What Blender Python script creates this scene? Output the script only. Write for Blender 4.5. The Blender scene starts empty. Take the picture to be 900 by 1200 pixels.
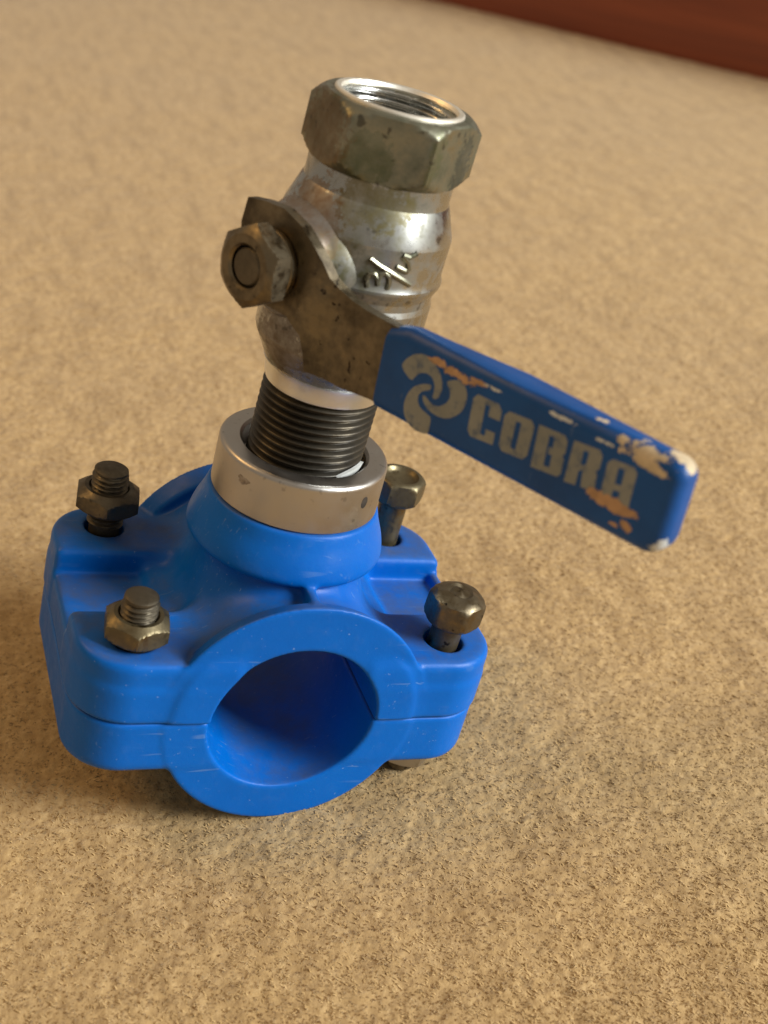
import bpy, bmesh, math, random
import numpy as np
from mathutils import Vector, Matrix

random.seed(4)
rng = np.random.default_rng(7)
scene = bpy.context.scene
COL = scene.collection
MM = 0.001

# ------------------------------------------------------------------ frame of the fitting
# fitting frame (mm): X along the clamp's parting line, Y along the pipe bore (away from the
# viewer), Z along the outlet.  The clamp rests on its round belly and on one bolt, so the whole
# fitting is tipped about the bore.
TIP = math.radians(11.0)
BELLY = 29.9
BASE = np.array([BELLY * math.sin(TIP), 0.0, -BELLY * math.cos(TIP)])
RW = np.array(Matrix.Rotation(TIP, 3, 'Y'))


def to_world(p):
    return RW @ (np.asarray(p, float) - BASE) * MM


# ------------------------------------------------------------------ camera
F_PX = 1529.32
RC = np.array([[0.9186719403, -0.3137395657, 0.2400194803],
               [0.0401240834, -0.5303559234, -0.8468250424],
               [0.3929782742, 0.7875849665, -0.4746345927]])
CC = np.array([-103.1905, -256.6013, 192.8269])
cam_data = bpy.data.cameras.new("camera")
cam = bpy.data.objects.new("camera", cam_data)
COL.objects.link(cam)
scene.camera = cam
cam_data.sensor_fit = 'VERTICAL'
cam_data.sensor_height = 24.0
cam_data.lens = 24.0 * F_PX / 1200.0
Rcw = RW @ RC.T                      # columns: camera x(right) y(down) z(forward) in world
m = Matrix.Identity(4)
for i in range(3):
    m[i][0] = Rcw[i, 0]
    m[i][1] = -Rcw[i, 1]
    m[i][2] = -Rcw[i, 2]
    m[i][3] = to_world(CC)[i]
cam.matrix_world = m
cam_data.clip_start = 0.01
cam_data.clip_end = 50.0
cam_data.dof.use_dof = True
cam_data.dof.focus_distance = 0.315
cam_data.dof.aperture_fstop = 10.5

# ------------------------------------------------------------------ world, lamps, exposure
world = bpy.data.worlds.new("World")
scene.world = world
world.use_nodes = True
bg = world.node_tree.nodes["Background"]
bg.inputs[0].default_value = (1.0, 0.85, 0.68, 1)
bg.inputs[1].default_value = 0.32


def area(name, loc, target, size, size_y, power, color):
    d = bpy.data.lights.new(name, 'AREA')
    d.shape = 'RECTANGLE'
    d.size, d.size_y = size, size_y
    d.energy = power
    d.color = color
    o = bpy.data.objects.new(name, d)
    COL.objects.link(o)
    o.location = loc
    v = Vector(target) - Vector(loc)
    o.rotation_euler = v.to_track_quat('-Z', 'Y').to_euler()
    return o


area("window_light", (2.1, -1.35, 1.25), (0, 0.1, 0.05), 1.1, 1.3, 132.0, (0.94, 0.98, 1.0))
area("warm_fill", (-0.9, 0.5, 1.3), (-0.1, 0.1, 0), 0.5, 0.5, 5.5, (1.0, 0.58, 0.20))  # added unseen warm light that turns the left carpet golden

scene.view_settings.view_transform = 'Standard'
scene.view_settings.look = 'None'
scene.view_settings.exposure = 0.0
scene.view_settings.gamma = 1.0
scene.render.engine = 'CYCLES'
scene.cycles.use_denoising = True
scene.cycles.max_bounces = 8
scene.cycles.caustics_reflective = False
scene.cycles.caustics_refractive = False


# ------------------------------------------------------------------ node helpers
class NT:
    def __init__(self, name):
        self.mat = bpy.data.materials.new(name)
        self.mat.use_nodes = True
        self.t = self.mat.node_tree
        self.b = self.t.nodes["Principled BSDF"]
        self.tc = self.t.nodes.new("ShaderNodeTexCoord")
        self.obj = self.tc.outputs["Object"]

    def link(self, a, b):
        self.t.links.new(a, b)

    def set(self, **kw):
        for k, v in kw.items():
            k = k.replace('_', ' ')
            s = self.b.inputs[k]
            if isinstance(v, bpy.types.NodeSocket):
                self.link(v, s)
            else:
                s.default_value = v if not (isinstance(v, tuple) and len(v) == 3) else (*v, 1)

    def noise(self, scale, detail=4, rough=0.55, vec=None, dist=0.0):
        n = self.t.nodes.new("ShaderNodeTexNoise")
        n.inputs["Scale"].default_value = scale
        n.inputs["Detail"].default_value = detail
        n.inputs["Roughness"].default_value = rough
        n.inputs["Distortion"].default_value = dist
        self.link(vec if vec is not None else self.obj, n.inputs["Vector"])
        return n.outputs["Fac"]

    def scaled(self, s, vec=None):
        n = self.t.nodes.new("ShaderNodeMapping")
        n.inputs["Scale"].default_value = s
        self.link(vec if vec is not None else self.obj, n.inputs["Vector"])
        return n.outputs["Vector"]

    def ramp(self, fac, stops):
        n = self.t.nodes.new("ShaderNodeValToRGB")
        e = n.color_ramp.elements
        while len(e) < len(stops):
            e.new(0.5)
        for i, (p, c) in enumerate(stops):
            e[i].position = p
            if not isinstance(c, tuple):
                c = (c, c, c)
            e[i].color = (*c, 1)
        self.link(fac, n.inputs[0])
        return n.outputs[0]

    def math(self, op, a, b=None, clamp=False):
        n = self.t.nodes.new("ShaderNodeMath")
        n.operation = op
        n.use_clamp = clamp
        for i, x in enumerate((a, b)):
            if x is None:
                continue
            if isinstance(x, bpy.types.NodeSocket):
                self.link(x, n.inputs[i])
            else:
                n.inputs[i].default_value = x
        return n.outputs[0]

    def mix(self, fac, a, b, mode='MIX'):
        n = self.t.nodes.new("ShaderNodeMix")
        n.data_type = 'RGBA'
        n.blend_type = mode
        for s, x in ((n.inputs["Factor"], fac), (n.inputs["A"], a), (n.inputs["B"], b)):
            pass
        ins = [i for i in n.inputs if i.enabled]
        vals = (fac, a, b)
        fi = [i for i in n.inputs if i.name == "Factor" and i.type == 'VALUE'][0]
        ca = [i for i in n.inputs if i.name == "A" and i.type == 'RGBA'][0]
        cb = [i for i in n.inputs if i.name == "B" and i.type == 'RGBA'][0]
        for s, x in zip((fi, ca, cb), vals):
            if isinstance(x, bpy.types.NodeSocket):
                self.link(x, s)
            else:
                s.default_value = x if not isinstance(x, tuple) else ((*x, 1) if len(x) == 3 else x)
        return [o for o in n.outputs if o.type == 'RGBA'][0]

    def bump(self, h, strength, dist, prev=None):
        n = self.t.nodes.new("ShaderNodeBump")
        n.inputs["Strength"].default_value = strength
        n.inputs["Distance"].default_value = dist
        self.link(h, n.inputs["Height"])
        if prev is not None:
            self.link(prev, n.inputs["Normal"])
        return n.outputs["Normal"]

    def xyz(self):
        n = self.t.nodes.new("ShaderNodeSeparateXYZ")
        self.link(self.obj, n.inputs[0])
        return n.outputs

    def blob(self, c, axes, radii, noise, amp):
        """mask 1 inside a ragged ellipsoid; c in metres in the fitting's frame."""
        acc = None
        sub = self.t.nodes.new("ShaderNodeVectorMath")
        sub.operation = 'SUBTRACT'
        self.link(self.obj, sub.inputs[0])
        sub.inputs[1].default_value = c
        for ax, r in zip(axes, radii):
            d = self.t.nodes.new("ShaderNodeVectorMath")
            d.operation = 'DOT_PRODUCT'
            self.link(sub.outputs[0], d.inputs[0])
            d.inputs[1].default_value = tuple(float(x) / r for x in ax)
            q = self.math('MULTIPLY', d.outputs["Value"], d.outputs["Value"])
            acc = q if acc is None else self.math('ADD', acc, q)
        n = self.math('MULTIPLY', self.math('SUBTRACT', noise, 0.5), amp)
        return self.math('LESS_THAN', self.math('ADD', acc, n), 1.0)


# ------------------------------------------------------------------ lever frame
PHI, PSI = 0.482697565, 0.0652347
SV = np.array([-math.cos(PHI), -math.sin(PHI), 0.0])
TV = np.array([math.sin(PHI), -math.cos(PHI), 0.0])
ZV = np.array([0, 0, 1.0])
EV = TV * math.cos(PSI) + ZV * math.sin(PSI)
GV = -TV * math.sin(PSI) + ZV * math.cos(PSI)
D_FACE = 20.94
LEV0 = SV * D_FACE + TV * 32.07 + ZV * 93.88        # start of the sleeve's outer face


def lev(u, v, out=0.0):
    return LEV0 + EV * u + GV * v + SV * out


# ------------------------------------------------------------------ materials
def mat_plastic():
    n = NT("blue_plastic")
    big = n.noise(22, 5, 0.6)
    fine = n.noise(260, 5, 0.65)
    speck = n.noise(900, 2, 0.5)
    c = n.ramp(big, [(0.3, (0.0, 0.102, 0.43)), (0.7, (0.0002, 0.132, 0.53))])
    dust = n.ramp(fine, [(0.55, 0.0), (0.85, 0.07)])
    c = n.mix(dust, c, (0.23, 0.28, 0.34))
    sp = n.ramp(speck, [(0.715, 0.0), (0.79, 0.32)])
    c = n.mix(sp, c, (0.35, 0.48, 0.62))
    for rot_, sc_ in ((25, (40, 900, 300)), (-50, (55, 1200, 500)), (80, (30, 1000, 300))):
        mp = n.t.nodes.new("ShaderNodeMapping")
        mp.inputs["Rotation"].default_value = (math.radians(rot_ * 0.6), math.radians(rot_), math.radians(-rot_))
        mp.inputs["Scale"].default_value = sc_
        n.link(n.obj, mp.inputs["Vector"])
        scr = n.noise(1.0, 2, 0.5, vec=mp.outputs["Vector"], dist=0.3)
        pm = n.math('MULTIPLY', n.ramp(scr, [(0.69, 0.0), (0.73, 0.32)]), n.ramp(n.noise(60, 3, 0.6), [(0.45, 0.0), (0.62, 1.0)]))
        c = n.mix(pm, c, (0.18, 0.3, 0.5))
    ge = n.t.nodes.new("ShaderNodeNewGeometry")
    sx = n.t.nodes.new("ShaderNodeSeparateXYZ")
    n.link(ge.outputs["Normal"], sx.inputs[0])
    upf = n.ramp(sx.outputs[2], [(0.72, 0.0), (0.97, 1.0)])
    top_grey = n.math('MULTIPLY', upf, n.ramp(n.noise(75, 6, 0.7), [(0.38, 0.05), (0.68, 0.62)]))  # grey noise mixed over upward-facing plastic
    c = n.mix(top_grey, c, (0.085, 0.085, 0.088))
    n.set(Base_Color=c, Roughness=n.ramp(fine, [(0.3, 0.32), (0.75, 0.52)]), IOR=1.45)
    n.b.inputs["Specular IOR Level"].default_value = 0.26
    n.b.inputs["Subsurface Weight"].default_value = 0.1
    n.b.inputs["Subsurface Radius"].default_value = (0.2, 0.5, 1.0)
    n.b.inputs["Subsurface Scale"].default_value = 0.0012
    n.set(Normal=n.bump(n.math('ADD', fine, n.math('MULTIPLY', big, 1.5)), 0.12, 0.0008))
    return n.mat


def mat_metal(name, base, dirt, dirt_lo, dirt_hi, rough=(0.18, 0.4), scale=60, speck=0.0, dirt_rough=0.6, bump=0.18, stains_reflections=()):
    n = NT(name)
    a = n.noise(scale, 6, 0.65)
    b = n.noise(scale * 5, 4, 0.6)
    f = n.math('ADD', n.math('MULTIPLY', a, 0.75), n.math('MULTIPLY', b, 0.25))
    msk = n.ramp(f, [(dirt_lo, 0.0), (dirt_hi, 1.0)])
    dc = n.ramp(b, [(0.35, dirt), (0.7, tuple(x * 1.9 for x in dirt))])
    c = n.mix(msk, base, dc)
    for (p, r, col, k) in stains_reflections:
        w = n.blob(tuple((np.array(p) - BASE) * MM), ((1, 0, 0), (0, 1, 0), (0, 0, 1)), [x * MM for x in r], n.noise(260, 8, 0.75), 6.5)
        w = n.math('MULTIPLY', w, n.ramp(n.noise(500, 4, 0.7), [(0.3, k), (0.75, k * 0.35)]))
        c = n.mix(w, c, col)
        msk = n.math('MAXIMUM', msk, w)
    if speck:
        sp = n.ramp(n.noise(420, 2, 0.5), [(0.66, 0.0), (0.72, speck)])
        c = n.mix(sp, c, (0.02, 0.014, 0.01))
    n.set(Base_Color=c)
    n.set(Metallic=n.ramp(msk, [(0.0, 1.0), (1.0, 0.45)]))
    r = n.ramp(b, [(0.3, rough[0]), (0.7, rough[1])])
    n.set(Roughness=n.mix(msk, r, (dirt_rough,) * 3))
    n.set(Normal=n.bump(f, bump, 0.0006))
    return n.mat


M_PLASTIC = mat_plastic()
M_CHROME = mat_metal("worn_nickel_plate", (0.40, 0.40, 0.375), (0.055, 0.05, 0.022), 0.47, 0.66, (0.20, 0.32), 70, 0.5, 0.55, 0.05,
                     [((-4.0, -14.5, 119.5), (8.0, 5, 6.5), (0.13, 0.105, 0.025), 0.85), ((-14, -8, 112), (7, 9, 9), (0.16, 0.085, 0.035), 0.8),
                      ((-15, -10, 86), (7, 10, 9), (0.10, 0.06, 0.03), 0.8), ((-8.5, -15, 106), (3, 3, 8), (0.17, 0.14, 0.06), 0.55)])  # lower left patch paints dirt and the carpet's brown reflection into the colour
M_HEX = mat_metal("grimy_nickel_plate", (0.29, 0.275, 0.20), (0.034, 0.036, 0.017), 0.40, 0.64, (0.25, 0.42), 90, 0.6, 0.5, 0.1,
                  [((-7, -15, 127), (5.5, 5, 7), (0.06, 0.07, 0.022), 0.6), ((-15, -4, 130), (5, 10, 9), (0.13, 0.075, 0.03), 0.75),
                   ((5.5, -15.5, 130), (2.2, 4, 8), (0.10, 0.115, 0.045), 0.6), ((14, -9, 128), (3, 4, 9), (0.035, 0.045, 0.04), 0.8)])
M_LEVER = mat_metal("tarnished_steel", (0.20, 0.16, 0.10), (0.03, 0.021, 0.01), 0.42, 0.66, (0.26, 0.45), 110, 0.95)
M_NUT = mat_metal("old_zinc_steel", (0.20, 0.16, 0.09), (0.05, 0.04, 0.02), 0.42, 0.70, (0.28, 0.48), 120, 0.5)
M_BOLT = mat_metal("dark_oxidised_steel", (0.15, 0.125, 0.085), (0.03, 0.023, 0.014), 0.38, 0.68, (0.32, 0.5), 140, 0.4)
M_COLLAR = mat_metal("brushed_stainless", (0.47, 0.44, 0.40), (0.2, 0.15, 0.11), 0.64, 0.86, (0.30, 0.42), 45, 0.25)
M_THREAD = mat_metal("black_greased_thread", (0.12, 0.10, 0.07), (0.022, 0.018, 0.012), 0.30, 0.54, (0.34, 0.5), 120, 0.0, 0.42)
M_BRASS = mat_metal("bare_bright_rim", (0.95, 0.90, 0.78), (0.40, 0.33, 0.2), 0.68, 0.85, (0.45, 0.55), 90)
M_BORE = mat_metal("bright_thread_bore", (0.66, 0.66, 0.62), (0.05, 0.045, 0.025), 0.50, 0.70, (0.18, 0.3), 90)


def mat_hole():
    n = NT("dark_pit")
    n.set(Base_Color=n.ramp(n.noise(400), [(0.3, (0.012, 0.01, 0.008)), (0.7, (0.05, 0.04, 0.03))]), Roughness=0.6)
    return n.mat


M_HOLE = mat_hole()


def mat_glint():
    n = NT("white_glint")  # white colour stands in for a window reflection
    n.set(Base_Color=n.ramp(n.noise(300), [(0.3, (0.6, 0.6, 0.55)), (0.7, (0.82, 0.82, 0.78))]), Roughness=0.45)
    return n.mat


M_GLINT = mat_glint()

CHIPS = [  # u, v, out, ru, rv, rs, ragged, tone(0 tan, 1 cream)
    (14.6, 7.1, -0.4, 3.0, 0.75, 1.5, 1.6, 0), (19.0, 6.5, 0.0, 4.2, 0.85, 1.5, 1.6, 0),
    (23.5, 7.1, 0.0, 2.2, 0.5, 1.2, 2.2, 0),
    (56.6, -2.2, 0.0, 5.6, 1.25, 1.2, 1.0, 0), (61.0, -4.9, 0.0, 1.2, 0.9, 1.2, 1.5, 0),
    (58.6, -5.6, 0.0, 1.3, 0.35, 1.2, 1.8, 0),
    (60.6, 8.6, -0.5, 4.3, 1.7, 2.6, 1.8, 1), (63.4, 7.2, 0.0, 2.0, 0.9, 1.6, 1.6, 1),
    (55.4, 9.2, -0.7, 1.2, 0.8, 1.6, 1.4, 1), (49.9, 9.2, -2.3, 1.6, 1.3, 0.9, 1.4, 1),
    (65.8, 9.0, -3.4, 3.2, 2.2, 1.9, 0.9, 1), (58.5, 9.2, -3.2, 1.2, 1.2, 0.35, 1.6, 1),
    (68.0, -6.2, -1.2, 1.6, 1.6, 1.8, 2.6, 2), (65.3, -8.6, -0.6, 1.7, 0.8, 1.2, 2.0, 1),
    (43.0, 8.1, -0.3, 2.4, 0.35, 0.8, 3.0, 2), (52.0, 7.6, 0.0, 1.6, 0.3, 0.8, 3.2, 2),
    (27.5, 7.3, 0, 1.8, 0.3, 1.0, 3.4, 2), (33.0, -8.2, 0.0, 1.2, 0.5, 1.0, 3.0, 2),
]


def mat_vinyl(name, lo, hi, rough, worn=None):
    n = NT(name)
    rag = n.noise(480, 8, 0.72, dist=0.6)
    soft = n.noise(60, 4, 0.6)
    fine = n.noise(500, 4, 0.6)
    c = n.ramp(soft, [(0.3, lo), (0.7, hi)])
    scratch = n.noise(1.0, 3, 0.6, vec=n.scaled((900, 900, 260)))
    c = n.mix(n.ramp(scratch, [(0.66, 0.0), (0.74, 0.28)]), c, (0.16, 0.2, 0.26))
    if worn is not None:
        c = n.mix(n.ramp(n.noise(330, 6, 0.75), [(0.50, 0.0), (0.66, 0.75)]), c, worn)
    tones = [(0.46, 0.28, 0.15), (0.60, 0.48, 0.31), (0.60, 0.62, 0.60)]
    chipall = None
    for (u, v, o, ru, rv, rs, amp, tone) in CHIPS:
        p = (lev(u, v, o) - BASE) * MM
        k = n.blob(tuple(p), (EV, GV, SV), (ru * MM, rv * MM, rs * MM), rag, amp * 4.6)
        tc = n.ramp(fine, [(0.3, tuple(x * 0.72 for x in tones[tone])), (0.7, tuple(min(1, x * 1.15) for x in tones[tone]))])
        c = n.mix(k, c, tc)
        chipall = k if chipall is None else n.math('MAXIMUM', chipall, k)
    n.b.inputs['Specular IOR Level'].default_value = 0.32
    n.set(Base_Color=c, Roughness=n.mix(chipall, (rough,) * 3, (0.75,) * 3))
    h = n.math('SUBTRACT', n.math('MULTIPLY', fine, 0.15), n.math('MULTIPLY', chipall, 1.0))
    n.set(Normal=n.bump(h, 0.9, 0.0005))
    return n.mat


M_SLEEVE = mat_vinyl("blue_vinyl_dip", (0.003, 0.050, 0.19), (0.005, 0.078, 0.29), 0.40)
M_PRINT = mat_vinyl("silver_grey_print", (0.20, 0.21, 0.19), (0.27, 0.275, 0.25), 0.42, (0.03, 0.07, 0.15))


def mat_carpet():
    n = NT("tan_carpet_pile")
    g = n.noise(420, 4, 0.6)
    m_ = n.noise(130, 3, 0.6)
    b = n.noise(9, 3, 0.5)
    pit_ = n.noise(330, 2, 0.5, dist=0.8)
    x = n.math('ADD', n.math('MULTIPLY', g, 0.68), n.math('MULTIPLY', m_, 0.32))
    c = n.ramp(x, [(0.30, (0.31, 0.188, 0.072)), (0.5, (0.46, 0.298, 0.122)), (0.70, (0.62, 0.43, 0.20))])
    c = n.mix(n.ramp(b, [(0.35, 0.0), (0.7, 0.3)]), c, (0.42, 0.29, 0.15), 'MIX')
    c = n.mix(n.ramp(pit_, [(0.29, 0.35), (0.36, 0.0)]), c, (0.16, 0.095, 0.04))
    rt = n.t.nodes.new("ShaderNodeMapping")
    rt.inputs["Rotation"].default_value = (0, 0, math.radians(-52))
    rt.inputs["Scale"].default_value = (110, 28, 1)
    n.link(n.obj, rt.inputs["Vector"])
    st = n.noise(1.0, 3, 0.6, vec=rt.outputs["Vector"])
    c = n.mix(n.ramp(st, [(0.46, 0.0), (0.70, 0.6)]), c, (0.29, 0.175, 0.066))
    n.set(Base_Color=c, Roughness=1.0)
    n.b.inputs["Specular IOR Level"].default_value = 0.1
    n.b.inputs["Sheen Weight"].default_value = 0.25
    n.b.inputs["Sheen Roughness"].default_value = 0.6
    n.b.inputs["Sheen Tint"].default_value = (1.0, 0.9, 0.75, 1)
    n.set(Normal=n.bump(n.noise(900, 3, 0.6), 0.35, 0.0008))
    return n.mat


M_CARPET = mat_carpet()


def mat_wood():
    n = NT("reddish_varnished_wood")
    v = n.scaled((1.2, 30, 30))
    g = n.noise(3.0, 6, 0.6, vec=v, dist=0.6)
    c = n.ramp(g, [(0.3, (0.15, 0.029, 0.011)), (0.7, (0.27, 0.062, 0.021))])
    n.set(Base_Color=c, Roughness=0.42)
    n.set(Normal=n.bump(g, 0.1, 0.001))
    return n.mat


M_WOOD = mat_wood()


# ------------------------------------------------------------------ mesh helpers
def mesh_obj(name, verts, faces, mat, parent=None, smooth=True, angle=32, mm=True):
    v = np.asarray(verts, float)
    if mm:
        v = (v - BASE) * MM
    me = bpy.data.meshes.new(name)
    me.from_pydata(v.tolist(), [], faces if isinstance(faces, list) else faces.tolist())
    me.validate()
    bm = bmesh.new()
    bm.from_mesh(me)
    bmesh.ops.recalc_face_normals(bm, faces=bm.faces)
    bm.to_mesh(me)
    bm.free()
    if smooth:
        me.polygons.foreach_set("use_smooth", [True] * len(me.polygons))
        if angle is not None:
            me.set_sharp_from_angle(angle=math.radians(angle))
    o = bpy.data.objects.new(name, me)
    me.materials.append(mat)
    COL.objects.link(o)
    if parent is not None:
        o.parent = parent
    return o


class MB:
    def __init__(self):
        self.v, self.f = [], []

    def add(self, v, f):
        k = len(self.v)
        self.v += [tuple(x) for x in v]
        self.f += [tuple(i + k for i in q) for q in f]

    def rings(self, rings, cap0=True, cap1=True, closed=False):
        n = len(rings[0])
        v = [p for r in rings for p in r]
        f = []
        m_ = len(rings)
        for i in range(m_ if closed else m_ - 1):
            j2 = (i + 1) % m_
            for j in range(n):
                k = (j + 1) % n
                f.append((i * n + j, i * n + k, j2 * n + k, j2 * n + j))
        if not closed:
            if cap0:
                f.append(tuple(range(n - 1, -1, -1)))
            if cap1:
                f.append(tuple((m_ - 1) * n + j for j in range(n)))
        self.add(v, f)

    def build(self, name, mat, parent=None, xf=None, **kw):
        v = np.array(self.v)
        if xf is not None:
            v = xf(v)
        return mesh_obj(name, v, self.f, mat, parent, **kw)


def circ(r, z, n=96, a0=0.0):
    return [(r * math.cos(a0 + 2 * math.pi * j / n), r * math.sin(a0 + 2 * math.pi * j / n), z) for j in range(n)]


def lathe(mb, prof, n=96, cap0=True, cap1=True, closed=False):
    mb.rings([circ(r, z, n) for r, z in prof], cap0, cap1, closed)


def hex_ring(af, rc, z, n=144, a0=0.0):
    out = []
    for j in range(n):
        t = 2 * math.pi * j / n
        q = (t + math.pi / 6) % (math.pi / 3) - math.pi / 6      # corners at odd multiples of 30 deg
        r = min(af / 2 / math.cos(q), rc)
        out.append((r * math.cos(t + a0), r * math.sin(t + a0), z))
    return out


def hex_nut(mb, af, z0, z1, corner, r_hole=None, cham=0.55, a0=0.0, flat_top=None, n=144, cap0=True, cap1=True):
    """hexagon with coned ends; `corner` is the angle of one corner."""
    rc = af / 2 / math.cos(math.pi / 6)
    a = corner - math.pi / 6 + a0
    h = (rc - af / 2 * 0.96) * cham
    ft = flat_top if flat_top else af / 2 * 0.95
    hh = (rc - ft) * cham
    zs = []
    k = 7
    for i in range(k):
        s = i / (k - 1)
        zs.append((ft + (rc - ft) * s, z0 + hh * s))
    for i in range(k):
        s = 1 - i / (k - 1)
        zs.append((ft + (rc - ft) * s, z1 - hh * s))
    rings = [hex_ring(af, r, z, n, a) for r, z in zs]
    if r_hole:
        rings = [circ(r_hole, z0, n, a)] + rings + [circ(r_hole + 0.5, z1, n, a), circ(r_hole, z1 - 0.6, n, a)]
        mb.rings(rings, closed=True)
    else:
        mb.rings(rings, cap0, cap1)


def thread(mb, r_minor, r_major, pitch, z0, z1, n=64, per=8, taper_top=1.0, cap1=True, inner=False):
    """single-start screw: rings of constant height whose radius follows the helix."""
    rows = max(4, int((z1 - z0) / pitch * per))
    rings = []
    for i in range(rows + 1):
        z = z0 + (z1 - z0) * i / rows
        fade = min(1.0, (z1 - z) / taper_top) if not inner else 1.0
        ring = []
        for j in range(n):
            t = 2 * math.pi * j / n
            ph = ((z / pitch) - t / (2 * math.pi)) % 1.0
            w = 1 - abs(2 * ph - 1)
            w = min(1.0, max(0.0, (w - 0.12) / 0.76))
            r = r_minor + (r_major - r_minor) * w * (0.35 + 0.65 * fade)
            ring.append((r * math.cos(t), r * math.sin(t), z))
        rings.append(ring)
    mb.rings(rings, True, cap1)


# ------------------------------------------------------------------ signed-distance modelling for the moulded parts
def surface_nets(fn, lo, hi, h):
    lo = np.array(lo, float)
    n = [int(math.ceil((b - a) / h)) + 1 for a, b in zip(lo, hi)]
    ax = [lo[i] + h * np.arange(n[i]) for i in range(3)]
    X, Y, Z = np.meshgrid(*[a.astype(np.float32) for a in ax], indexing='ij')
    S = fn(X, Y, Z).astype(np.float32)
    ins = S < 0
    c = [(i, j, k) for i in (0, 1) for j in (0, 1) for k in (0, 1)]
    sh = tuple(q - 1 for q in n)
    view = lambda A, o: A[o[0]:o[0] + sh[0], o[1]:o[1] + sh[1], o[2]:o[2] + sh[2]]
    cnt = sum(view(ins, o).astype(np.int8) for o in c)
    act = (cnt > 0) & (cnt < 8)
    I = np.argwhere(act)
    P = np.zeros((len(I), 3), np.float32)
    W = np.zeros(len(I), np.float32)
    val = {o: S[I[:, 0] + o[0], I[:, 1] + o[1], I[:, 2] + o[2]] for o in c}
    for a in range(8):
        for b in range(a + 1, 8):
            o, p = c[a], c[b]
            if sum(abs(o[i] - p[i]) for i in range(3)) != 1:
                continue
            va, vb = val[o], val[p]
            cr = (va < 0) != (vb < 0)
            t = np.where(cr, va / np.where(cr, va - vb, 1), 0)
            for i in range(3):
                P[:, i] += np.where(cr, o[i] + t * (p[i] - o[i]), 0)
            W += cr
    P /= W[:, None]
    V = lo + h * (I + P)
    idx = -np.ones(sh, np.int64)
    idx[act] = np.arange(len(I))
    F = []
    for d in range(3):
        u, v = (d + 1) % 3, (d + 2) % 3
        s0 = [slice(1, -1)] * 3
        a = ins
        sl0 = [slice(1, n[i] - 1) for i in range(3)]
        sl0[d] = slice(0, n[d] - 1)
        sl1 = list(sl0)
        sl1[d] = slice(1, n[d])
        e0, e1 = a[tuple(sl0)], a[tuple(sl1)]
        E = np.argwhere(e0 != e1)
        if not len(E):
            continue
        flip = e0[E[:, 0], E[:, 1], E[:, 2]]
        base = E.copy()
        for i in range(3):
            base[:, i] += 0 if i == d else 1
        q = []
        for (du, dv) in ((-1, -1), (0, -1), (0, 0), (-1, 0)):
            g = base.copy()
            g[:, u] += du
            g[:, v] += dv
            q.append(idx[g[:, 0], g[:, 1], g[:, 2]])
        q = np.stack(q, 1)
        q[~flip] = q[~flip][:, ::-1]
        F.append(q)
    F = np.concatenate(F)
    F = F[(F >= 0).all(1)]
    return V, F


def net_obj(name, fn, lo, hi, h, mat, parent):
    V, F = surface_nets(fn, lo, hi, h)
    v = ((V - BASE) * MM).astype(np.float32)
    me = bpy.data.meshes.new(name)
    me.vertices.add(len(v))
    me.vertices.foreach_set("co", v.ravel())
    me.loops.add(F.size)
    me.loops.foreach_set("vertex_index", F.ravel().astype(np.int32))
    me.polygons.add(len(F))
    me.polygons.foreach_set("loop_start", (np.arange(len(F)) * 4).astype(np.int32))
    me.polygons.foreach_set("use_smooth", np.ones(len(F), bool))
    me.update(calc_edges=True)
    me.validate()
    me.materials.append(mat)
    o = bpy.data.objects.new(name, me)
    COL.objects.link(o)
    o.parent = parent
    return o


def smin(a, b, k):
    h = np.maximum(k - np.abs(a - b), 0) / k
    return np.minimum(a, b) - h * h * k * 0.25


def smax(a, b, k):
    return -smin(-a, -b, k)


def rect2(x, y, hx, hy, r):
    qx, qy = np.abs(x) - hx + r, np.abs(y) - hy + r
    return np.hypot(np.maximum(qx, 0), np.maximum(qy, 0)) + np.minimum(np.maximum(qx, qy), 0) - r


HX, HY, RP = 51.5, 33.8, 13.0
BX, BY = 38.44, 23.55


def seg2(px, pz, a, b):
    ax, az = a
    bx_, bz = b
    dx, dz = bx_ - ax, bz - az
    t = np.clip(((px - ax) * dx + (pz - az) * dz) / (dx * dx + dz * dz), 0, 1)
    return np.hypot(px - ax - t * dx, pz - az - t * dz)


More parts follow.
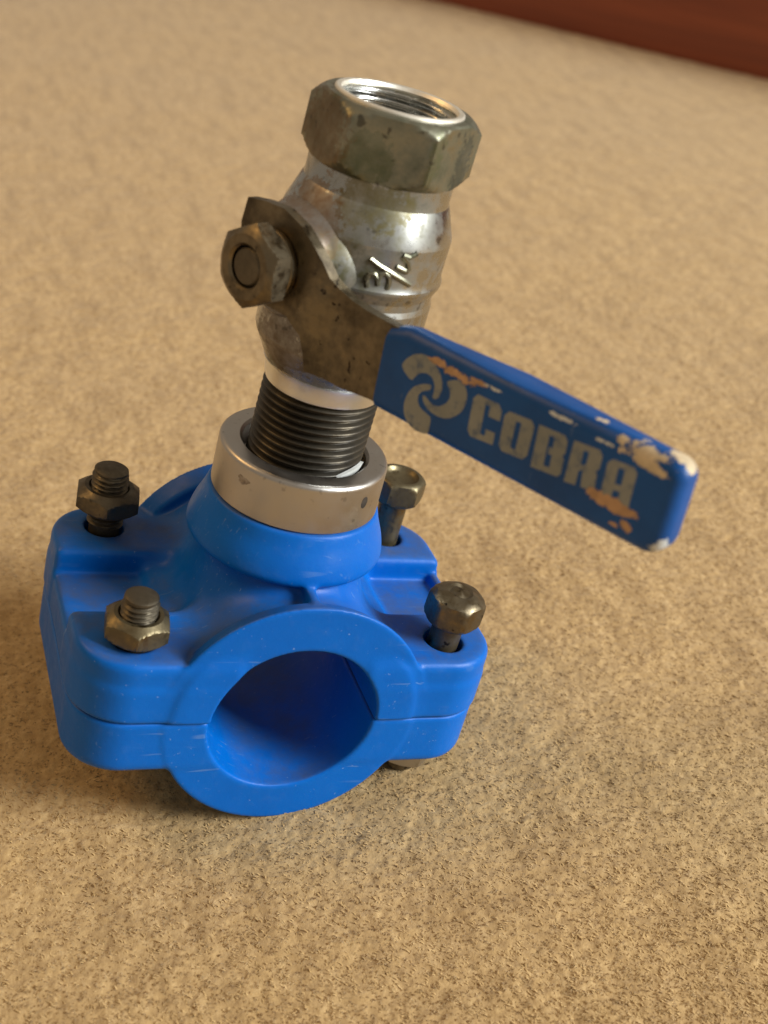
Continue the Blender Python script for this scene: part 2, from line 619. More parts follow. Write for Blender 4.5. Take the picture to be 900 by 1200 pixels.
def upper(X, Y, Z):
    plan = rect2(X, Y, HX, HY, RP)
    R = np.hypot(X, Z)
    slab = smax(plan, Z - 9.7, 2.0)
    # corner pads round the bolts
    ax, ay = np.abs(X), np.abs(Y)
    pad = rect2(ax - 38.0, ay - 28.0, 21.5, 16.2, 6.0)
    pad = smax(smax(pad, plan, 1.5), Z - 16.4, 2.6)
    # low rim along the outer edge between the pads
    rim = smax(smax(np.maximum(plan, -(plan + 2.6)), ay - 14, 1.0), Z - np.where(X > 0, 12.4, 10.6), 1.6)
    rim = np.maximum(rim, 47.5 - X)
    body = smax(R - 27.6, ay - HY + 1.0, 1.0)
    ring = smax((R - 32.7 + 0.42 * np.maximum(HY - ay, 0)) * 0.93, np.maximum(ay - HY, 28.2 - ay), 0.9)
    # web that closes the saddle towards the flange
    cheek = smax(rect2(X, Y, 30.0, HY - 0.8, 4.0), Z - 13.0, 3.0)
    # outlet boss: narrow neck, flared rim under the collar
    r = np.hypot(X, Y)
    neck = smax(r - 20.6, Z - 43.0, 1.0)
    rimb = np.maximum(r - 24.2 + np.maximum(Z - 34.5, 0) * 0.44, np.maximum(30.8 - Z, Z - 43.2))
    k = 2.4
    rimb = smax(smax(r - 24.4, r + (Z - 34.0) * 0.42 - 24.2, 1.6), smax(30.6 - Z, Z - 43.2, 0.6), k)
    ribs = smax(smax(np.abs(X) - 1.1, ay - 32.0, 0.5), Z - 31.4, 0.8)
    ribs = smax(ribs, 15 - ay, 0.5)
    d = smin(slab, pad, 1.6)
    d = smin(d, rim, 1.2)
    d = smin(d, cheek, 3.0)
    d = smin(d, body, 5.0)
    d = smin(d, neck, 6.0)
    d = smin(d, ribs, 1.2)
    d = smin(d, ring, 0.9)
    d = smin(d, rimb, 1.5)
    d = smax(d, -(R - 20.3), 0.9)
    d = smax(d, -(np.hypot(X, Y) - 12.4), 0.6)
    hole = np.hypot(ax - BX, ay - BY) - 4.9
    d = smax(d, -hole, 0.8)
    return smax(d, 0.16 - Z, 1.1)


def lower(X, Y, Z):
    plan = rect2(X, Y, HX, HY, RP)
    R = np.hypot(X, Z)
    ax, ay = np.abs(X), np.abs(Y)
    slab = smax(plan, -15.2 - Z, 3.4)
    body = smax(R - 31.0, ay - HY, 0.9)
    d = smin(slab, body, 0.8)
    d = smax(d, -(R - 20.3), 0.9)
    d = smax(d, -(np.hypot(ax - BX, ay - BY) - 4.9), 0.6)
    return smax(d, Z + 0.16, 1.1)


# ------------------------------------------------------------------ the fitting
root = bpy.data.objects.new("pipe_saddle_valve", None)
COL.objects.link(root)
root.location = (0, 0, 0)
root.rotation_euler = (0, TIP, 0)
root["label"] = "blue plastic pipe saddle clamp with worn metal ball valve and chipped blue lever on carpet"
root["category"] = "pipe fitting"

up = net_obj("clamp_top", upper, (-54, -36.5, -1.5), (54, 36.5, 46), 0.5, M_PLASTIC, root)
up["label"] = "upper blue half of the clamp with round outlet boss"
lowr = net_obj("clamp_bottom", lower, (-54, -36.5, -33), (54, 36.5, 1.5), 0.5, M_PLASTIC, root)
lowr["label"] = "lower blue half of the clamp with rounded belly"

# stainless collar round the outlet
mb = MB()
ZC0, ZC1, RCO, RCI = 43.3, 55.9, 20.25, 14.9
prof = [(RCI, ZC0), (RCO - 0.5, ZC0), (RCO, ZC0 + 0.5)]
for i in range(7):
    a = i / 6 * math.pi / 2
    prof.append((RCO - 1.3 + 1.3 * math.cos(a), ZC1 - 1.3 + 1.3 * math.sin(a)))
prof += [(RCI + 0.7, ZC1), (RCI, ZC1 - 0.7), (RCI, ZC1 - 6), (12.0, ZC1 - 7), (12.0, ZC0)]
lathe(mb, prof, 128, closed=True)
collar = mb.build("collar", M_COLLAR, root)
collar["label"] = "plain stainless ring round the outlet"


def on_cyl(r, ang, z):
    return np.array([r * math.cos(ang), r * math.sin(ang), z])


def pit(ang_deg, z, r, rad, name, parent, mat, proud=0.05):
    """shallow round mark lying on the collar wall."""
    a = math.radians(ang_deg)
    c = on_cyl(r + proud, a, z)
    out = np.array([math.cos(a), math.sin(a), 0])
    tan = np.array([-math.sin(a), math.cos(a), 0])
    b = MB()
    rings = []
    for rr, dz in ((rad * 1.0, -0.3), (rad * 1.0, 0.0), (rad * 0.8, 0.02), (rad * 0.5, 0.02), (rad * 0.1, 0.02)):
        ring = []
        for j in range(24):
            t = 2 * math.pi * j / 24
            ring.append(on_cyl(r + 0.03 + dz, a + rr * 0.8 * math.cos(t) / r, z + rr * 1.15 * math.sin(t)))
        rings.append(ring)
    b.rings(rings, cap0=False)
    return b.build(name, mat, parent)


pit(-57.9, 51.0 - 0.2, RCO, 1.35, "screw_hole", collar, M_HOLE, 0.25)
# shallow stained dent on the left of the collar
b = MB()
rs = []
for rr, dz in ((1.0, -0.04), (0.8, 0.035), (0.1, 0.035)):
    ring = []
    for j in range(28):
        t = 2 * math.pi * j / 28
        w = 1 + 0.18 * math.sin(3 * t + 0.6) + 0.1 * math.sin(7 * t)
        ring.append(on_cyl(RCO + dz, math.radians(-147) + 1.9 * rr * w * math.cos(t) / RCO, 51.6 + 1.1 * rr * w * math.sin(t)))
    rs.append(ring)
b.rings(rs, cap0=False)
n_ = NT("brown_stain")
n_.set(Base_Color=n_.ramp(n_.noise(700), [(0.35, (0.22, 0.18, 0.135)), (0.65, (0.42, 0.37, 0.31))]), Roughness=0.5, Metallic=0.6)
b.build("stain", n_.mat, collar)

# ---- valve (leans a little to the right)
LX, LY = 0.0253, -0.0095


def lean(v):
    v = v.copy()
    k = v[:, 2] - 50
    v[:, 0] += LX * k
    v[:, 1] += LY * k
    return v


cam_az = math.atan2(CC[1], CC[0])
mb = MB()
prof = [(12.2, 72.0), (13.3, 72.4), (13.7, 73.4), (14.2, 76.4), (14.8, 77.4), (15.6, 79.0), (18.1, 83.6), (18.45, 84.6), (18.5, 86.0), (18.5, 96.8),
        (18.1, 98.0), (18.1, 99.6), (18.5, 100.6), (19.0, 101.6), (19.2, 102.2), (19.2, 102.8), (18.9, 103.5), (18.7, 104.4), (18.7, 112.0),
        (18.5, 112.8), (16.3, 118.8), (15.95, 119.4), (15.8, 120.4), (15.8, 124.0)]
lathe(mb, prof, 128)
valve = mb.build("valve_body", M_CHROME, root, xf=lean, angle=13)
valve["label"] = "round nickel plated body of the ball valve"

mb = MB()
thread(mb, 12.35, 13.65, 1.814, 46.5, 72.5, n=96, per=10, taper_top=1.2)
mb.build("pipe_thread", M_THREAD, root, xf=lean, angle=None)

M_NECK = mat_metal("bright_neck_steel", (0.86, 0.88, 0.88), (0.3, 0.26, 0.18), 0.60, 0.8, (0.3, 0.4), 100)  # neck's bright reflection put into a lighter metal for the ring
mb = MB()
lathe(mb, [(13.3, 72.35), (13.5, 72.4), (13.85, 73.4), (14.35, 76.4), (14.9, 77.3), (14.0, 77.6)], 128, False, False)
mb.build("neck_band", M_NECK, valve, xf=lean)

# white crescent painting the window's glint at the collar hole
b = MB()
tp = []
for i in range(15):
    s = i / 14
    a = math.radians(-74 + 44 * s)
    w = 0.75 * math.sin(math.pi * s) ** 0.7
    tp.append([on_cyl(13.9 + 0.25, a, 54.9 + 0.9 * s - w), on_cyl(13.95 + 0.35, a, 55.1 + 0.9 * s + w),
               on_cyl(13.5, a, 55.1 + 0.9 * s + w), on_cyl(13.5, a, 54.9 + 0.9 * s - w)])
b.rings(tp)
b.build("glint_crescent", M_GLINT, root, xf=lean)

# hexagon end with its female thread
mb = MB()
AF = 31.6
RH = AF / 2 / math.cos(math.pi / 6)
a_hex = cam_az + math.pi / 2
rings = []
for r, z in [(13.2, 123.0), (14.6, 123.1), (15.4, 123.4), (16.0, 123.9), (16.7, 124.6), (17.4, 125.4), (RH + .01, 126.2), (RH + .01, 130), (RH + .01, 135.2),
             (17.7, 135.8), (17.0, 136.5), (16.3, 137.1), (15.5, 137.6), (13.75, 137.75)]:
    rings.append(hex_ring(AF, r, z, 144, a_hex - math.pi / 6))
mb.rings(rings, cap0=False, cap1=False)
hexo = mb.build("hex_socket", M_HEX, root, xf=lean, angle=26)
hexo["label"] = "grimy hexagon end of the valve with open threaded socket"
mb = MB()
lathe(mb, [(13.9, 137.6), (13.8, 138.1), (13.5, 138.3), (12.6, 138.2), (12.2, 137.5), (12.9, 136.9)], 128, False, False)
mb.build("socket_rim", M_BRASS, hexo, xf=lean)
mb = MB()
rows, nn = 96, 96
rings = []
for i in range(rows + 1):
    z = 137.6 - 17.0 * i / rows
    ring = []
    for j in range(nn):
        t = 2 * math.pi * j / nn
        ph = ((z / 1.814) - t / (2 * math.pi)) % 1.0
        w = min(1, max(0, (1 - abs(2 * ph - 1) - 0.12) / 0.76))
        r = 12.0 + 1.15 * w
        ring.append((r * math.cos(t), r * math.sin(t), z))
    rings.append(ring)
rings.append(circ(9.5, 119.5, nn))
rings.append(circ(9.2, 112.0, nn))
mb.rings(rings, cap0=False, cap1=True)
mb.build("socket_thread", M_BORE, hexo, xf=lean, angle=None)

# raised size mark 3/4 cast on the body
MARK = [
    [(-101.8, 103.49), (-103.3, 105.02), (-102.5, 106.25), (-99.6, 106.52), (-96.8, 105.66), (-95.2, 104.26)],
    [(-96.2, 105.46), (-95.6, 106.65), (-92.8, 107.16), (-89.7, 106.45), (-88.2, 104.88), (-88.7, 103.69)],
    [(-104.7, 109.51), (-97.7, 108.38), (-89.9, 107.39), (-81.3, 106.14), (-72.7, 104.87)],
    [(-86.8, 108.78), (-82.6, 108.29), (-78.2, 107.77), (-77.4, 108.85)],
    [(-84.0, 111.27), (-79.1, 110.91), (-74.3, 111.87)],
    [(-76.7, 108.15), (-79.7, 109.98), (-84.0, 111.27)],
]


def tube(mb, pts, r, n=8):
    pts = [np.array(p, float) for p in pts]
    rings = []
    for i, p in enumerate(pts):
        d = pts[min(i + 1, len(pts) - 1)] - pts[max(i - 1, 0)]
        d /= np.linalg.norm(d)
        u = np.cross(d, (0.13, 0.2, 0.97))
        u /= np.linalg.norm(u)
        w = np.cross(d, u)
        rings.append([p + r * (math.cos(2 * math.pi * j / n) * u + math.sin(2 * math.pi * j / n) * w) for j in range(n)])
    mb.rings(rings)


def body_r(z):
    return 18.78 if z < 112.0 else 18.78


mb = MB()
for pl in MARK:
    fine_ = []
    for a, b2 in zip(pl[:-1], pl[1:]):
        for s in (0, 0.25, 0.5, 0.75):
            fine_.append((a[0] + (b2[0] - a[0]) * s, a[1] + (b2[1] - a[1]) * s))
    fine_.append(pl[-1])
    tube(mb, [on_cyl(body_r(z) - 0.2, math.radians(a), z) for a, z in fine_], 0.66)
mb.build("size_mark", M_HEX, valve, xf=lean)

# ---- stem side: boss, lever, nut
ST, SZ = -0.4, 102.9


def stem_xf(v):
    """local (x = t, y = z, z = outwards) -> fitting frame."""
    v = np.asarray(v)
    return np.outer(v[:, 0] + ST, TV) + np.outer(v[:, 1] + SZ, ZV) + np.outer(v[:, 2], SV)


mb = MB()
lathe(mb, [(14.6, 8.0), (14.4, 12.5), (13.6, 15.0), (12.2, 17.2), (11.4, 18.6), (11.2, 20.3), (10.6, 20.9), (3, 20.9)], 96)
mb.build("stem_boss", M_CHROME, root, xf=stem_xf, angle=40)
mb = MB()
thread(mb, 3.75, 4.1, 1.25, 18.0, 29.6, n=48, per=8)
lathe(mb, [(4.0, 29.0), (4.0, 30.0), (3.6, 30.4), (0.3, 30.5)], 48)
stem = mb.build("stem", M_BOLT, root, xf=stem_xf, angle=40)
mb = MB()
lathe(mb, [(4.2, 23.3), (7.2, 23.3), (7.5, 23.5), (7.5, 24.6), (7.2, 24.9), (4.2, 24.9)], 64, closed=True)
mb.build("washer", M_LEVER, stem, xf=stem_xf, angle=40)
mb = MB()
hex_nut(mb, 15.8, 24.9, 31.0, math.radians(92), r_hole=4.35, flat_top=6.7, cham=0.6)
mb.build("nut", M_LEVER, stem, xf=stem_xf, angle=28)

# lever blade: pressed plate with a joggle
plate = [(-11.0, 113.3), (-6.0, 114.4), (-0.2, 114.9), (5.5, 113.4), (10.3, 110.6), (12.4, 108.2), (14.0, 105.6), (16.2, 104.0), (19.5, 103.2),
         (24, 102.9), (40, 103.4), (60, 104.6), (94.5, 106.2), (96.0, 91.0), (60, 88.4), (40, 86.9), (30, 86.2), (22.4, 84.8), (16, 84.4), (13.2, 84.6), (12.3, 88.5),
         (11.0, 92.0), (6.5, 94.3), (0.0, 94.0), (-5.0, 94.6), (-8.8, 98.0), (-10.6, 103.0), (-11.6, 108.0)]


def s_front(t):
    k = np.clip((t - 9.5) / 8.0, 0, 1)
    k = k * k * (3 - 2 * k)
    return 23.2 - 3.7 * k


bm = bmesh.new()
vs = [bm.verts.new((a, b2, 0)) for a, b2 in plate]
bm.faces.new(vs)
for tcut in (9.5, 10.5, 11.5, 13, 14.5, 16, 17.5, 19, 20.5, 22.5, 32, 50, 70):
    bmesh.ops.bisect_plane(bm, geom=bm.verts[:] + bm.edges[:] + bm.faces[:], plane_co=(tcut, 0, 0), plane_no=(1, 0, 0))
ext = bmesh.ops.extrude_face_region(bm, geom=bm.faces[:])
for g in ext['geom']:
    if isinstance(g, bmesh.types.BMVert):
        g.co.z = -2.6
bm.verts.ensure_lookup_table()
outer = [e for e in bm.edges if len(e.link_faces) == 2 and e.calc_face_angle(0) > 1.2]
bmesh.ops.bevel(bm, geom=outer, offset=0.45, segments=2, profile=0.6, affect='EDGES')
bm.verts.index_update()
V = np.array([v.co[:] for v in bm.verts])
F = [tuple(v.index for v in f.verts) for f in bm.faces]
bm.free()
V3 = np.outer(V[:, 0], TV) + np.outer(V[:, 1], ZV) + np.outer(s_front(V[:, 0]) + V[:, 2], SV)
lever = mesh_obj("lever", V3, F, M_LEVER, root, angle=38)
lever["label"] = "tarnished steel valve lever with a bent blade"

# dipped blue sleeve
LL, TH = 68.7, 6.9
out = [(-0.2, -8.4), (-0.2, 8.9), (1.6, 9.5), (4.5, 10.1), (30.0, 10.2)]
for cx, cy, a0, cr in ((LL - 3.4, 10.1 - 3.4, 90, 3.4), (LL - 4.6, -8.4 + 4.6, 0, 4.6)):
    for i in range(9):
        a = math.radians(a0 - 90 * i / 8)
        out.append((cx + cr * math.cos(a), cy + cr * math.sin(a)))
bm = bmesh.new()
bm.faces.new([bm.verts.new((u, v, 0)) for u, v in out])
ext = bmesh.ops.extrude_face_region(bm, geom=bm.faces[:])
for g in ext['geom']:
    if isinstance(g, bmesh.types.BMVert):
        g.co.z = -TH
edges = [e for e in bm.edges if abs(e.verts[0].co.z - e.verts[1].co.z) < 1e-6 and not (e.verts[0].co.x < 0 and e.verts[1].co.x < 0)]
bmesh.ops.bevel(bm, geom=edges, offset=2.6, segments=8, profile=0.5, affect='EDGES')
bmesh.ops.recalc_face_normals(bm, faces=bm.faces)
bm.verts.index_update()
V = np.array([v.co[:] for v in bm.verts])
F = [tuple(v.index for v in f.verts) for f in bm.faces]
bm.free()
V3 = LEV0 + np.outer(V[:, 0], EV) + np.outer(V[:, 1], GV) + np.outer(V[:, 2], SV)
sleeve = mesh_obj("sleeve", V3, F, M_SLEEVE, lever, angle=50)
sleeve["label"] = "chipped blue plastic sleeve over the lever blade"


def print_mesh(name, polys, lift=0.03):
    bm = bmesh.new()
    for poly in polys:
        vs = [bm.verts.new((u, v, 0)) for u, v in poly]
        bm.faces.new(vs)
    bm.normal_update()
    bmesh.ops.triangulate(bm, faces=bm.faces[:], ngon_method='EAR_CLIP')
    ext = bmesh.ops.extrude_face_region(bm, geom=bm.faces[:])
    for g in ext['geom']:
        if isinstance(g, bmesh.types.BMVert):
            g.co.z = lift
    for v in bm.verts:
        if v.co.z == 0:
            v.co.z = -0.05
    bm.verts.index_update()
    V = np.array([v.co[:] for v in bm.verts])
    F = [tuple(v.index for v in f.verts) for f in bm.faces]
    bm.free()
    V3 = LEV0 + np.outer(V[:, 0], EV) + np.outer(V[:, 1], GV) + np.outer(V[:, 2], SV)
    return mesh_obj(name, V3, F, M_PRINT, lever, smooth=False)


EMB = [[(4.93, 2.82), (5.97, 4.82), (7.67, 6.43), (9.57, 7.21), (11.19, 7.26), (13.03, 6.51), (14.62, 5.3), (15.77, 3.55), (15.96, 1.94), (15.55, 0.46), (14.84, -0.14), (14.08, 0.03), (14.25, 1.42), (13.82, 2.93), (12.92, 3.79), (11.64, 4.02), (10.34, 3.64), (9.2, 2.65), (8.34, 0.94)],
       [(13.29, 2.34), (11.14, 1.64), (9.15, 0.25), (8.02, -1.74), (7.64, -4.21), (8.39, -6.22), (9.87, -7.53), (11.95, -8.06), (15.0, -7.53), (15.04, -5.66), (14.92, -3.9), (13.3, -3.53), (11.76, -3.12), (10.81, -2.1), (10.73, -0.8), (11.52, 0.28), (13.29, 1.17)],
       [(11.69, -0.48), (12.52, -0.43), (13.65, -1.09), (15.04, -1.34), (16.4, -0.88), (17.61, 0.2), (18.18, 1.57), (17.9, 2.86), (16.44, 4.27), (18.18, 5.35), (19.86, 5.78), (21.2, 5.05), (21.92, 3.8), (22.07, 2.09), (21.58, 0.21), (20.35, -1.33), (18.64, -2.56), (16.91, -3.01), (14.95, -3.01), (13.25, -2.48), (12.09, -1.57)]]


def chaikin(p, k=2):
    for _ in range(k):
        q = []
        for a, b2 in zip(p, p[1:] + p[:1]):
            q.append((a[0] * .8 + b2[0] * .2, a[1] * .8 + b2[1] * .2))
            q.append((a[0] * .2 + b2[0] * .8, a[1] * .2 + b2[1] * .8))
        p = q
    return p


print_mesh("emblem", [chaikin(p) for p in EMB])

QUAD = dict(C=[(23.35, 4.88), (30.22, 5.01), (30.69, -2.91), (23.87, -3.59)], O=[(31.0, 4.6), (37.92, 5.13), (37.96, -2.64), (31.51, -3.24)],
            B=[(38.73, 5.04), (45.29, 5.45), (45.79, -2.48), (39.27, -3.2)], R=[(46.58, 5.36), (52.77, 6.0), (53.14, -1.72), (46.71, -2.7)],
            A=[(54.06, 5.35), (60.08, 5.98), (60.42, -1.58), (54.53, -2.19)])
# strokes in a unit box (x right, y up): heavy blocky capitals with narrow slots
c_ = 0.13
GL = dict(
    C=[[(0, c_), (c_, 0), (.92, 0), (.92, .30), (.60, .30), (.60, .14), (.44, .14), (.44, .86), (.60, .86), (.60, .62), (1, .62), (1, .88), (.86, 1), (c_, 1), (0, 1 - c_)]],
    O=[[(0, c_), (c_, 0), (.5, 0), (.5, .16), (.40, .16), (.40, .84), (.5, .84), (.5, 1), (c_, 1), (0, 1 - c_)],
       [(.5, 0), (1 - c_, 0), (1, c_), (1, 1 - c_), (1 - c_, 1), (.5, 1), (.5, .84), (.58, .84), (.58, .16), (.5, .16)]],
    B=[[(0, 0), (.40, 0), (.40, 1), (0, 1)],
       [(.40, 0), (.9, 0), (1, .1), (1, .44), (.93, .52), (1, .6), (1, .88), (.88, 1), (.40, 1), (.40, .86), (.58, .86), (.58, .60), (.46, .60), (.46, .44), (.60, .44), (.60, .14), (.40, .14)]],
    R=[[(0, 0), (.38, 0), (.38, 1), (0, 1)],
       [(.38, .36), (.50, .40), (.56, 0), (1, 0), (.97, .40), (.90, .47), (1, .56), (1, .88), (.88, 1), (.38, 1), (.38, .86), (.56, .86), (.56, .54), (.38, .52)]],
    A=[[(0, 0), (.38, 0), (.38, .86), (.5, .86), (.5, 1), (.14, 1), (0, .88)],
       [(.38, .30), (.60, .30), (.62, 0), (1, 0), (1, .88), (.86, 1), (.5, 1), (.5, .86), (.60, .86), (.60, .46), (.38, .46)]])
for ch in "COBRA":
    tl, tr, br, bl = [np.array(q) for q in QUAD[ch]]
    polys = []
    for poly in GL[ch]:
        pp = []
        for x, y in poly:
            top = tl + (tr - tl) * x
            bot = bl + (br - bl) * x
            q = bot + (top - bot) * y
            pp.append((float(q[0]), float(q[1])))
        polys.append(pp)
    print_mesh("letter", polys)["label"] = "printed silver letter " + ch


# ---- four bolts through the flanges
def az_to_cam(x, y):
    return math.atan2(CC[1] - y, CC[0] - x)


def shift(x, y, tilt=(0, 0), z0=16.4):
    def f(v):
        v = v.copy()
        v[:, 0] += x + tilt[0] * (v[:, 2] - z0)
        v[:, 1] += y + tilt[1] * (v[:, 2] - z0)
        return v
    return f


def nut_bolt(x, y, zn, ztip, rot, tilt, mat_n, k=1.0):
    """threaded end with its nut on top, head under the flange."""
    mb = MB()
    lathe(mb, [(3.85, -12), (3.85, zn)], 40, False, False)
    thread(mb, 3.35 * k, 4.05 * k, 1.3, zn - 4, ztip - 0.8, n=48, per=9, taper_top=1.2)
    lathe(mb, [(3.75 * k, ztip - 0.9), (3.7 * k, ztip - 0.5), (3.1 * k, ztip - 0.05), (0.3, ztip)], 48)
    rc_ = 13 / 2
    hex_nut(mb, 13.0, -14.9, -9.0, rot + 0.3, cham=0.5)
    bo = mb.build("bolt", M_BOLT, root, xf=shift(x, y, tilt), angle=40)
    mb = MB()
    hex_nut(mb, 13.4 * k, zn, zn + 6.6, rot, r_hole=4.05 * k, cham=0.75, flat_top=5.4 * k)
    mb.build("nut", mat_n, bo, xf=shift(x, y, tilt), angle=28)
    return bo


def head_bolt(x, y, zh, h, rot, tilt, dish, dome, mat, ztail, rmax=99):
    mb = MB()
    lathe(mb, [(3.9, ztail + 0.8), (3.9, zh + 0.2)], 40, False, False)
    lathe(mb, [(3.2, ztail), (3.9, ztail + 0.8)], 40, True, False)
    a = rot - math.pi / 6
    rc_ = 13.0 / 2 / math.cos(math.pi / 6)
    rings = []
    prof = [(5.2, zh), (6.2, zh + 0.2), (6.9, zh + 0.8), (rc_ + .01, zh + 1.5), (rc_ + .01, zh + h * 0.5), (rc_ + .01, zh + h - 1.9), (7.1, zh + h - 1.2), (6.6, zh + h - 0.6), (6.1, zh + h - 0.2)]
    for r, z in prof:
        rings.append(hex_ring(13.0, min(r, rmax), z, 144, a))
    if dish:
        for r, z in [(5.6, zh + h), (4.9, zh + h - 0.1), (4.4, zh + h - 0.9), (3.6, zh + h - 1.5), (0.3, zh + h - 1.7)]:
            rings.append(circ(r, z, 144, a))
    else:
        for r, z in [(5.4, zh + h + dome * .25), (4.2, zh + h + dome * .6), (3.2, zh + h + dome * .8), (2.4, zh + h + dome * .55), (1.6, zh + h + dome * .75), (0.2, zh + h + dome)]:
            rings.append([(p[0] * (1 + .05 * math.sin(5 * math.atan2(p[1], p[0]))), p[1], p[2] + .18 * math.sin(3 * math.atan2(p[1], p[0]) + r)) for p in circ(r, z, 144, a)])
    mb.rings(rings)
    bo = mb.build("bolt", mat, root, xf=shift(x, y, tilt), angle=34)
    mb = MB()
    hex_nut(mb, 13.0, -20.0, -13.4, rot + 0.2, r_hole=4.05, cham=0.5, flat_top=5.6)
    mb.build("nut", M_COLLAR, bo, xf=shift(x, y, tilt), angle=28)
    return bo


o = nut_bolt(-BX, -BY, 17.0, 28.6, az_to_cam(-BX, -BY) + 0.12, (0.0, 0.0), M_NUT, 1.04)
o["label"] = "bolt end with nut seated on the near left pad"
o = nut_bolt(-BX, BY, 21.6, 33.4, az_to_cam(-BX, BY) + 0.05, (-0.02, 0.0), M_BOLT, 1.13)
o["label"] = "bolt end with dark nut standing above the far left pad"
o = head_bolt(BX, -BY, 22.3, 7.6, az_to_cam(BX, -BY) + math.pi / 6, (0.035, 0.0), False, 1.3, M_LEVER, -23.8, 7.22)
o["label"] = "worn round topped hex bolt head at the near right pad"
o = head_bolt(BX, BY, 28.6, 7.4, az_to_cam(BX, BY) - 0.22, (0.01, 0.0), True, 0, M_NUT, -23.6)
o["label"] = "hex bolt head with dished top standing at the far right pad"

# ------------------------------------------------------------------ carpet
def hash2(ix, iy, k):
    h = (ix.astype(np.int64) * 374761393 + iy.astype(np.int64) * 668265263 + k * 974711) & 0x7fffffff
    h = ((h ^ (h >> 13)) * 1274126177) & 0x7fffffff
    return ((h ^ (h >> 16)) & 0xffff) / 65535.0


def vnoise(x, y, k):
    ix, iy = np.floor(x), np.floor(y)
    fx, fy = x - ix, y - iy
    fx, fy = fx * fx * (3 - 2 * fx), fy * fy * (3 - 2 * fy)
    a, b2 = hash2(ix, iy, k), hash2(ix + 1, iy, k)
    c2, d2 = hash2(ix, iy + 1, k), hash2(ix + 1, iy + 1, k)
    return (a + (b2 - a) * fx) * (1 - fy) + (c2 + (d2 - c2) * fx) * fy


def tufts(x, y, k):
    ix, iy = np.floor(x), np.floor(y)
    best = np.full(x.shape, 9.0)
    hgt = np.zeros(x.shape)
    for dx in (-1, 0, 1):
        for dy in (-1, 0, 1):
            cx, cy = ix + dx, iy + dy
            px = cx + 0.15 + 0.7 * hash2(cx, cy, k)
            py = cy + 0.15 + 0.7 * hash2(cx, cy, k + 1)
            dd = np.hypot(x - px, y - py)
            better = dd < best
            hgt = np.where(better, hash2(cx, cy, k + 2), hgt)
            best = np.minimum(best, dd)
    return best, hgt


def graded(lo, f0, f1, hi, fine, grow):
    a = list(np.arange(f0, f1, fine))
    s = fine
    while a[-1] < hi:
        s = min(s * grow, 0.03)
        a.append(a[-1] + s)
    s = fine
    while a[0] > lo:
        s = min(s * grow, 0.03)
        a.insert(0, a[0] - s)
    return np.array(a)


def wn(ix):
    return ix


xs = graded(-0.9, -0.15, 0.25, 1.5, 0.00075, 1.012)
ys = graded(-0.8, -0.15, 0.30, 1.45, 0.00075, 1.012)
Xc, Yc = np.meshgrid(xs, ys, indexing='ij')
u_ = (Xc * 0.8 + Yc * 0.6) * 1000
v_ = (-Xc * 0.6 + Yc * 0.8) * 1000
warp = vnoise(u_ / 6, v_ / 6, 31) - 0.5
bd, hg = tufts(u_ / 2.3 + warp, v_ / 1.75, 5)
hh_ = np.sqrt(np.clip(1 - (bd / 0.85) ** 2, 0, 1)) * (0.5 + 0.5 * hg) * 0.62
hh_ += 0.3 * (vnoise(u_ / 0.9, v_ / 0.9, 11) - 0.5) + 0.5 * (vnoise(u_ / 9, v_ / 6, 13) - 0.5) + 0.8 * (vnoise(u_ / 40, v_ / 40, 17) - 0.5)
Zc = (hh_ - 0.9) * MM
nx, ny = Xc.shape
co = np.stack([Xc, Yc, Zc], -1).reshape(-1, 3).astype(np.float32)
i0 = (np.arange(nx - 1)[:, None] * ny + np.arange(ny - 1)[None, :]).ravel()
Fq = np.stack([i0, i0 + ny, i0 + ny + 1, i0 + 1], 1).astype(np.int32)
me = bpy.data.meshes.new("carpet")
me.vertices.add(len(co))
me.vertices.foreach_set("co", co.ravel())
me.loops.add(Fq.size)
me.loops.foreach_set("vertex_index", Fq.ravel())
me.polygons.add(len(Fq))
me.polygons.foreach_set("loop_start", (np.arange(len(Fq)) * 4).astype(np.int32))
me.polygons.foreach_set("use_smooth", np.ones(len(Fq), bool))
me.update(calc_edges=True)
me.materials.append(M_CARPET)
carpet = bpy.data.objects.new("carpet", me)
COL.objects.link(carpet)
carpet["kind"] = "structure"


def carpet_z(x, y):
    """height of the backing sheet at scattered points."""
    i = np.clip(np.searchsorted(xs, x) - 1, 0, nx - 2)
    j = np.clip(np.searchsorted(ys, y) - 1, 0, ny - 2)
    return Zc[i, j]


NF = 330000
yy = -0.14 + 1.05 * rng.random(NF) ** 2.5
half = 0.155 + 0.30 * (yy + 0.14)
xx = 0.03 + 0.20 * (yy + 0.14) + half * (2 * rng.random(NF) - 1)
zz = carpet_z(xx, yy) - 0.0002
lean_a = 2 * np.pi * vnoise(xx * 260, yy * 260, 41) * 1.6 + 3.4 * (rng.random(NF) - 0.5)
L_ = (0.55 + 0.5 * rng.random(NF)) * MM
up_ = 0.22 + 0.45 * rng.random(NF)
dirx, diry = np.cos(lean_a), np.sin(lean_a)
wx, wy = -diry, dirx
w0 = (0.15 + 0.09 * rng.random(NF)) * MM
curl = 0.8 * (rng.random(NF) - 0.5)
base_ = np.stack([xx, yy, zz], 1)
hor = np.sqrt(np.maximum(0.05, 1 - (up_ * 0.9) ** 2))
mid = base_ + np.stack([dirx * hor * L_ * 0.45, diry * hor * L_ * 0.45, up_ * L_ * 0.75], 1)
tip = base_ + np.stack([(dirx + wx * curl) * hor * L_ * 1.1, (diry + wy * curl) * hor * L_ * 1.1, up_ * L_ * 0.95], 1)
W3 = np.stack([wx * w0, wy * w0, 0 * w0], 1)
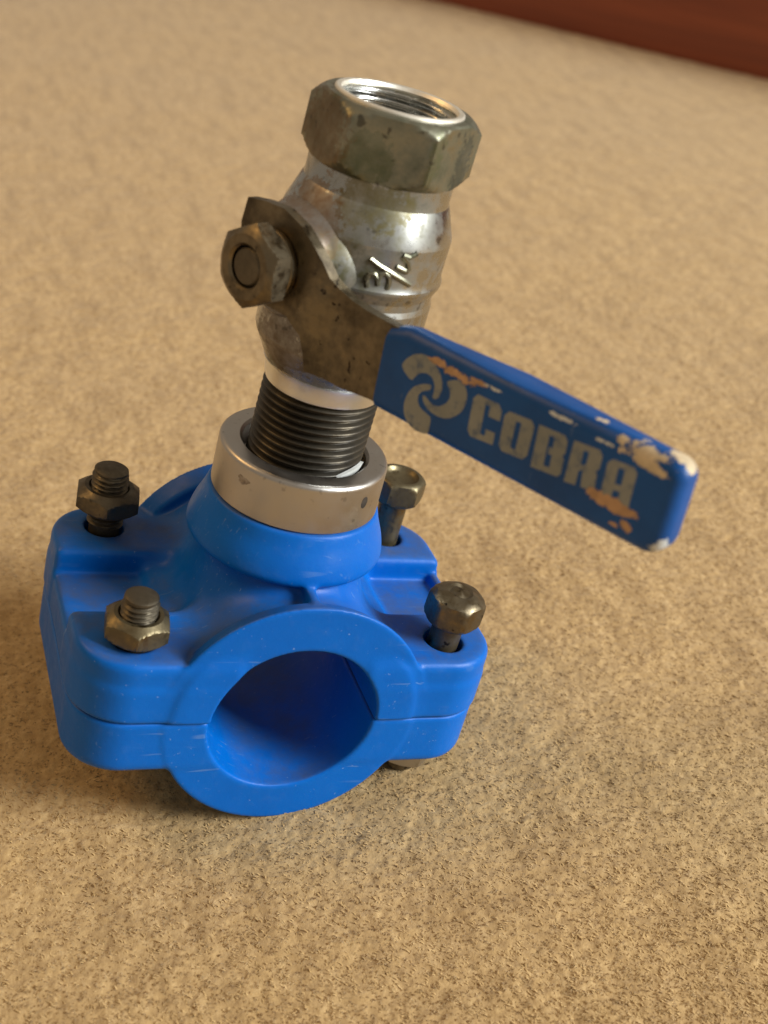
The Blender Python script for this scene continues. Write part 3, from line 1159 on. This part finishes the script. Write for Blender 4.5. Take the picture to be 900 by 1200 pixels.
fv = np.stack([base_ - W3, base_ + W3, mid + W3 * 0.9, mid - W3 * 0.9, tip + W3 * 0.45, tip - W3 * 0.45], 1).reshape(-1, 3).astype(np.float32)
k6 = (np.arange(NF) * 6)[:, None]
ff = np.concatenate([k6 + np.array([[0, 1, 2, 3]]), k6 + np.array([[3, 2, 4, 5]])], 1).reshape(-1, 4).astype(np.int32)
me = bpy.data.meshes.new("carpet_pile")
me.vertices.add(len(fv))
me.vertices.foreach_set("co", fv.ravel())
me.loops.add(ff.size)
me.loops.foreach_set("vertex_index", ff.ravel())
me.polygons.add(len(ff))
me.polygons.foreach_set("loop_start", (np.arange(len(ff)) * 4).astype(np.int32))
me.polygons.foreach_set("use_smooth", np.ones(len(ff), bool))
me.update(calc_edges=True)
me.materials.append(M_CARPET)
pile = bpy.data.objects.new("carpet_pile", me)
COL.objects.link(pile)
pile["kind"] = "stuff"
pile["label"] = "short tan pile fibres of the carpet"

# ------------------------------------------------------------------ wooden board at the far edge of the carpet
p1 = to_world((362.7, 870.6, 38.9))
p2 = to_world((530.6, 592.0, 71.6))
dv = (p2 - p1)
dv[2] = 0
dv /= np.linalg.norm(dv)
nv = np.array([dv[1], -dv[0], 0])
if nv @ (to_world(CC) - p1) < 0:
    nv = -nv
W0, W1 = -0.9, 1.1
prof = [(0.0, -0.003), (0.0, 0.088), (-0.0015, 0.094), (-0.006, 0.099), (-0.012, 0.101), (-0.0165, 0.106), (-0.018, 0.110), (-0.020, 0.111), (-0.022, 0.108), (-0.022, -0.003)]
mb = MB()
rings = []
for w in (W0, W0 + .004, W1 - .004, W1):
    rings.append([np.array([w, o_, z_]) for o_, z_ in prof])
mb.rings(rings)
wo = mesh_obj("wooden_board", np.array(mb.v), mb.f, M_WOOD, None, angle=30, mm=False)
mw = Matrix.Identity(4)
for i in range(3):
    mw[i][0] = dv[i]
    mw[i][1] = nv[i]
    mw[i][2] = (0, 0, 1)[i]
    mw[i][3] = (p1[0], p1[1], 0)[i]
wo.matrix_world = mw
wo["label"] = "reddish brown varnished wooden board along the far edge of the carpet"
wo["category"] = "wooden board"
